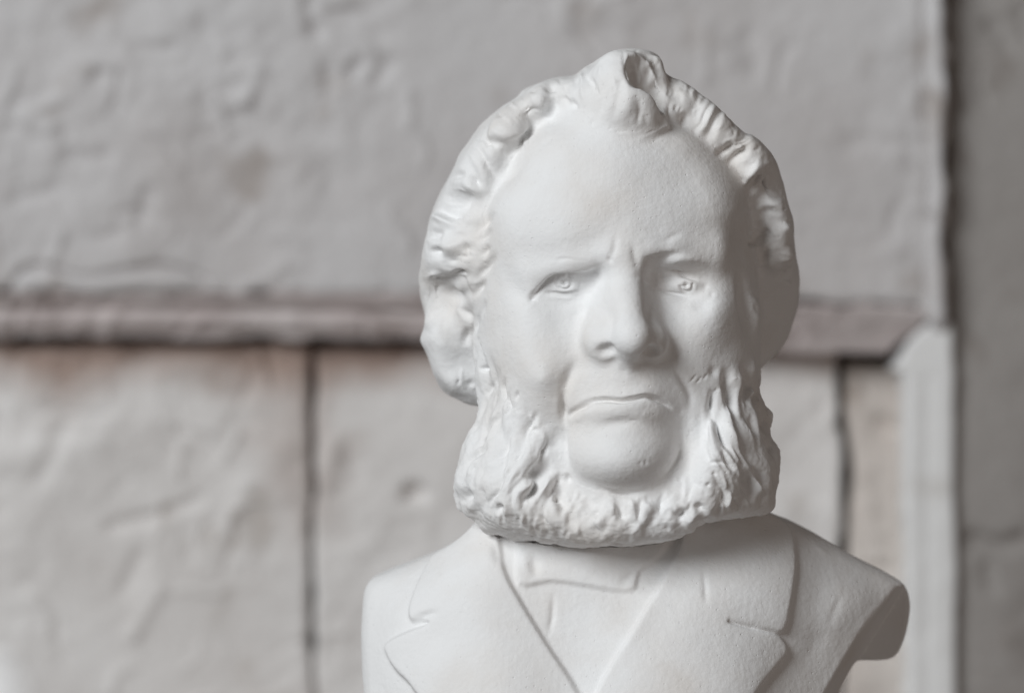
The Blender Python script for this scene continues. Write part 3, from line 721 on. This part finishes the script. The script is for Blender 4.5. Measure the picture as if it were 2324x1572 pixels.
def stone(name, L, R, T, B, D, depth, m, label, cat, rnd=14, wob=4, lump=.35, lf=.25, marks=(), tilt=(0, 0), step_px=7, seed=1, group=None, kind=None, flakes=0):
    """a block of masonry: L,R edges (numbers or [(py,px)..]), T,B edges (numbers or [(px,py)..]); D front depth"""
    px0 = pw(L, 800); px1 = pw(R, 800)
    nx = max(8, int((px1-px0)/step_px)); ny = max(8, int((np.mean(pw(B, 1000))-np.mean(pw(T, 1000)))/step_px))
    u, w = np.meshgrid(np.linspace(0, 1, nx), np.linspace(0, 1, ny), indexing='ij')
    py = w*1572; px = 0*u
    for _ in range(3):
        px = pw(L, py)*(1-u)+pw(R, py)*u; py = pw(T, px)*(1-w)+pw(B, px)*w
    q3 = np.stack([px.ravel()/100, py.ravel()/100, np.full(px.size, seed*3.7)], 1)
    e = np.minimum.reduce([u*(px1-px0), (1-u)*(px1-px0), w*(pw(B, px)-pw(T, px)), (1-w)*(pw(B, px)-pw(T, px))])
    wx = noise3(q3, 2.6, 20).reshape(px.shape)*wob+noise3(q3, .9, 23).reshape(px.shape)*wob
    wy = noise3(q3, 2.2, 21).reshape(px.shape)*wob
    ed = np.exp(-e/30.); px = px+wx*ed; py = py+wy*ed
    dd = D-rnd/100*(1-np.sqrt(np.maximum(0, 1-(1-np.clip(e/rnd, 0, 1))**2)))
    msk = np.clip(noise3(q3, lf*.8, 34)*1.5+.35, 0, 1)
    n = noise3(q3, lf, 30)*lump*.7+noise3(q3*np.array([1, 1.15, 1]), lf*3, 31)*lump*.36*msk+noise3(q3, lf*8, 32)*lump*.16*msk+noise3(q3, lf*20, 33)*lump*.07
    dd = dd+n.reshape(px.shape)
    dd = dd+tilt[0]*(u-.5)+tilt[1]*(w-.5)
    rm = random.Random(seed); mk_ = list(marks)
    for _ in range(flakes):                          # flaking edges and trowel marks in the old limewash
        mx_, my_ = rm.uniform(max(-60, px0.mean()), min(2380, px1.mean())), rm.uniform(max(-40, float(np.min(py))), min(1620, float(np.max(py))))
        an_ = rm.uniform(-.5, 1.9); p_ = [(mx_, my_)]
        for _k in range(3): an_ += rm.uniform(-.7, .7); l_ = rm.uniform(14, 46); p_.append((p_[-1][0]+l_*math.cos(an_), p_[-1][1]-l_*math.sin(an_)))
        mk_.append((p_, rm.uniform(4, 9), rm.choice((-1, 1))*rm.uniform(.05, .13)))
    for pts, sg, a in mk_:
        p = catmull(pts, 5) if len(pts) > 2 else np.array(pts, float)
        d, _, _ = seg_dist(px, py, p); dd = dd+a*np.exp(-.5*(d/sg)**2)
    k = (DIST+3.-D)/DIST
    X = (px-1162)/100*k; Z = (786-py)/100*k
    V = np.stack([X, -dd, Z], -1).reshape(-1, 3)
    idx = np.arange(nx*ny).reshape(nx, ny)
    f = np.stack([idx[:-1, :-1], idx[:-1, 1:], idx[1:, 1:], idx[1:, :-1]], -1).reshape(-1, 4)
    ringi = np.concatenate([idx[:, 0], idx[-1, 1:], idx[::-1, -1][1:], idx[0, ::-1][1:-1]])
    bk = V[ringi].copy(); bk[:, 1] = -(D-depth); n0 = len(V); m_ = len(ringi); V = np.concatenate([V, bk])
    a = np.arange(m_); b2 = (a+1) % m_
    f = np.concatenate([f, np.stack([ringi[a], ringi[b2], n0+b2, n0+a], 1)])
    me = bpy.data.meshes.new(name); me.from_pydata((V*U).tolist(), [], f.tolist())
    me.polygons.foreach_set('use_smooth', np.ones(len(f), bool)); me.update()
    o = link(name, me, m)
    if kind: o['kind'] = kind
    else:
        o['label'] = label; o['category'] = cat
        if group: o['group'] = group
    return o
zz = lambda py: (786-py)/100*(DIST+3-DW)/DIST*U
M_up = wallmat('whitewashed_plaster', (.52, .49, .48), (.59, .575, .575), (.64, .635, .64), sc=3.)
M_beam = wallmat('weathered_ledge', (.42, .36, .35), (.54, .48, .47), (.66, .62, .61), sc=9., bump=.8)
M_slab = wallmat('limewashed_slab', (.63, .60, .58), (.75, .73, .715), (.82, .81, .80), stain_or_shade=((.38, .29, .25), zz(760), zz(930), 6.), sc=3.5)
M_slab2 = wallmat('limewashed_slab_shaded', (.52, .46, .42), (.64, .59, .55), (.72, .69, .66), stain_or_shade=((.16, .12, .09), zz(800), zz(880), 7.), sc=4.)  # brown shade beneath the ledge is put into this colour
M_col = wallmat('pale_pillar_plaster', (.76, .76, .75), (.80, .80, .795), (.84, .84, .84), sc=2., bump=.35)
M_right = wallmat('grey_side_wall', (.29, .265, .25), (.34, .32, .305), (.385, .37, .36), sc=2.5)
M_dark = wallmat('dark_gap', (.06, .055, .048), (.10, .09, .08), (.14, .13, .12))
stone('back_wall', -900, 3200, -900, 2500, DW-3.6, 1, M_dark, '', '', lump=.1, step_px=60, kind='structure')
stone('wall_block', -500, [(-500, 2160), (0, 2150), (120, 2146), (240, 2160), (330, 2140), (480, 2152), (560, 2140), (700, 2150)], -500, [(-500, 664), (900, 668), (2085, 690), (2104, 735), (2120, 744), (2200, 744)], DW, 3., M_up,
      'large whitewashed plaster block filling the upper background above the brown ledge', 'wall block', rnd=22, wob=12, lump=.34, lf=.35, step_px=6, seed=2, flakes=46, marks=[
      ([(25, 655), (60, 612), (110, 610), (180, 632), (260, 622), (360, 605), (430, 622), (470, 640)], 7, -.28), ([(40, 640), (140, 650), (300, 640), (420, 650)], 9, .12),
      ([(700, 10), (712, 50), (720, 75)], 12, -.22), ([(750, 30), (830, 30)], 12, -.14), ([(800, 165), (815, 145)], 11, -.26), ([(880, 150), (860, 180)], 13, -.22),
      ([(310, 110), (390, 110)], 10, -.16), ([(60, 270), (110, 235), (200, 170)], 14, .16), ([(90, 225), (240, 165)], 12, -.10), ([(40, 455), (120, 430)], 12, -.15),
      ([(320, 500), (335, 440)], 14, -.15), ([(560, 230), (585, 160)], 14, .18), ([(500, 240), (560, 230)], 12, .12), ([(680, 300), (730, 308)], 18, -.12), ([(150, 360), (240, 355)], 12, -.12),
      ([(230, 540), (270, 530)], 12, -.14), ([(640, 600), (560, 660)], 16, .10), ([(60, 300), (120, 285)], 12, .12), ([(20, 290), (80, 310)], 12, -.12), ([(1700, 80), (1720, 160)], 14, -.12),
      ([(1600, 60), (1660, 140)], 16, .10), ([(2100, -100), (2098, 200), (2112, 420), (2100, 640)], 7, -.14), ([(2135, -100), (2128, 100), (2142, 190), (2128, 300), (2136, 430), (2126, 540), (2138, 720)], 13, .26), ([(2118, 225), (2150, 250)], 8, -.2), ([(2120, 500), (2150, 512)], 8, -.2), ([(1930, 320), (2100, 330)], 12, -.10)])
stone('ledge', -500, [(640, 2150), (715, 2106), (810, 2012)], [(-500, 664), (900, 670), (2200, 700)], [(-500, 764), (700, 768), (1500, 790), (2200, 812)], DW-.5, 2.6, M_beam,
      'weathered pinkish brown ledge running behind the bust under the upper block', 'ledge', rnd=6, wob=8, lump=.16, lf=1.2, tilt=(0, -.9), step_px=5, seed=3, flakes=20, marks=[
      ([(-100, 700), (300, 702), (700, 706), (1000, 708)], 6, -.16), ([(-100, 733), (300, 732), (700, 736), (1000, 742)], 8, .14)])
stone('stone_slab', -500, [(780, 702), (1000, 698), (1100, 704), (1250, 700), (1540, 704), (1700, 716)], 778, 1900, DW-1.9, 3, M_slab,
      'pale limewashed slab left of the long dark crack, rusty along its top', 'wall slab', rnd=18, wob=7, lump=.34, lf=.42, seed=4, group='slabs below the ledge', flakes=30, marks=[
      ([(250, 1195), (330, 1175), (400, 1155), (450, 1130)], 9, -.18), ([(150, 960), (120, 1040), (90, 1080)], 14, -.15), ([(280, 1340), (320, 1260)], 14, -.14), ([(360, 1340), (300, 1440)], 14, .14), ([(420, 1200), (430, 1260)], 12, -.12), ([(560, 1100), (520, 1200)], 16, .12)])
stone('stone_slab', [(780, 718), (1000, 712), (1100, 718), (1250, 712), (1540, 716), (1700, 730)], [(780, 1902), (950, 1905), (1050, 1915), (1180, 1912), (1300, 1900), (1800, 1905)], 784, 1900, DW-2.1, 3, M_slab,
      'pale limewashed slab behind the bust between the two upright cracks', 'wall slab', rnd=18, wob=7, lump=.28, lf=.40, seed=5, group='slabs below the ledge', flakes=22, marks=[
      ([(935, 1120), (950, 1118)], 14, -.5), ([(760, 1000), (740, 1100)], 12, .15), ([(800, 1050), (815, 1090)], 12, -.12)])
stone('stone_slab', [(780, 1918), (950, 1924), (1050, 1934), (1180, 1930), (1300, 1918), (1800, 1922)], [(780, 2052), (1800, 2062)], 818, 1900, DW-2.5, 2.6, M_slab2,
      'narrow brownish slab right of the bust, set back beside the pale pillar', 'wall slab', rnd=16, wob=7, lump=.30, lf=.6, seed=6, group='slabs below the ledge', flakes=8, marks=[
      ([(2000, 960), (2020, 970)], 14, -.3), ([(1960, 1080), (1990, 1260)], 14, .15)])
stone('pillar', [(700, 2100), (760, 2070), (812, 2030), (860, 2052), (900, 2058), (1800, 2062)], [(700, 2166), (1800, 2172)], [(2000, 822), (2018, 812), (2060, 778), (2100, 738), (2110, 730), (2180, 730)], 1900, DW-.35, 2.6, M_col,
      'smooth pale upright pillar right of the bust, running down from the block corner', 'pillar', rnd=12, wob=4, lump=.12, lf=.3, seed=7, step_px=6, marks=[([(2106, 860), (2102, 1700)], 8, -.06)])
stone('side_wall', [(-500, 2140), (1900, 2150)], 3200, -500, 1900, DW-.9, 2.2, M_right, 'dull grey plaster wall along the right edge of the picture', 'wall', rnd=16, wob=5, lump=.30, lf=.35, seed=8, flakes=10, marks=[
      ([(2250, 60), (2290, 100)], 14, -.2), ([(2210, 1220), (2270, 1235), (2320, 1225)], 14, -.25), ([(2240, 1290), (2250, 1330)], 12, -.2)])
# thin white card, added to give the white glow at the lower left corner
def lump_block(px, py, D, rx, rz, rd):
    import bmesh
    bm = bmesh.new(); bmesh.ops.create_icosphere(bm, subdivisions=5, radius=1)
    k = K(D); cx, cz = (px-1162)/100*k, (786-py)/100*k
    for vv in bm.verts:
        c = vv.co; s_ = [math.copysign(abs(t)**.3, t) for t in c]
        vv.co = ((cx+s_[0]*rx)*U, (-D+s_[1]*rd)*U, (cz+s_[2]*rz)*U)
    for f in bm.faces: f.smooth = True
    me = bpy.data.meshes.new('glow_card'); bm.to_mesh(me); return me
WH, _nt, _b = mat('glow_card_white'); _b.inputs['Base Color'].default_value = (.88, .88, .88, 1); _b.inputs['Roughness'].default_value = .8
pc = link('glow_card', lump_block(-290, 1850, 40, 2.2, 2.36, .12), WH)
pc['label'] = 'thin white card added as the bright glow in the lower left corner'; pc['category'] = 'glow card'
# ---------------------------------------------------------------- camera, light
cam = bpy.data.cameras.new('camera'); co = bpy.data.objects.new('camera', cam); C.objects.link(co)
co.location = (0, -(DIST+3)*U, 0); co.rotation_euler = (math.radians(90), 0, 0)
cam.lens = 150; cam.sensor_width = 36; cam.clip_end = 50; cam.clip_start = .05
cam.dof.use_dof = True; cam.dof.focus_distance = (DIST+.4)*U; cam.dof.aperture_fstop = 5.6
bpy.context.scene.camera = co

W = bpy.data.worlds.new('World'); bpy.context.scene.world = W; W.use_nodes = True
bg = W.node_tree.nodes['Background']; bg.inputs['Color'].default_value = (1, .88, .80, 1); bg.inputs["Strength"].default_value = .084
def area(name, loc, target, sx, sy, power, col):
    l = bpy.data.lights.new(name, 'AREA'); l.shape = 'RECTANGLE'; l.size = sx; l.size_y = sy; l.energy = power; l.color = col
    o = bpy.data.objects.new(name, l); C.objects.link(o); o.location = loc
    from mathutils import Vector
    o.rotation_euler = (Vector(target)-Vector(loc)).to_track_quat('-Z', 'Y').to_euler(); return o
area("window_light", (-2.45, -2.95, 1.75), (0.05, 0, 0), 2.0, 2.0, 158, (.95, .98, 1))
area("room_bounce", (1.9, -1.6, -.7), (0.05, 0, 0), 1.6, 1.6, 4.5, (1, .84, .74))
vs = bpy.context.scene.view_settings
vs.view_transform = 'Standard'; vs.look = 'None'; vs.gamma = 1; vs.exposure = 0; vs.use_curve_mapping = False
#SETTING_END
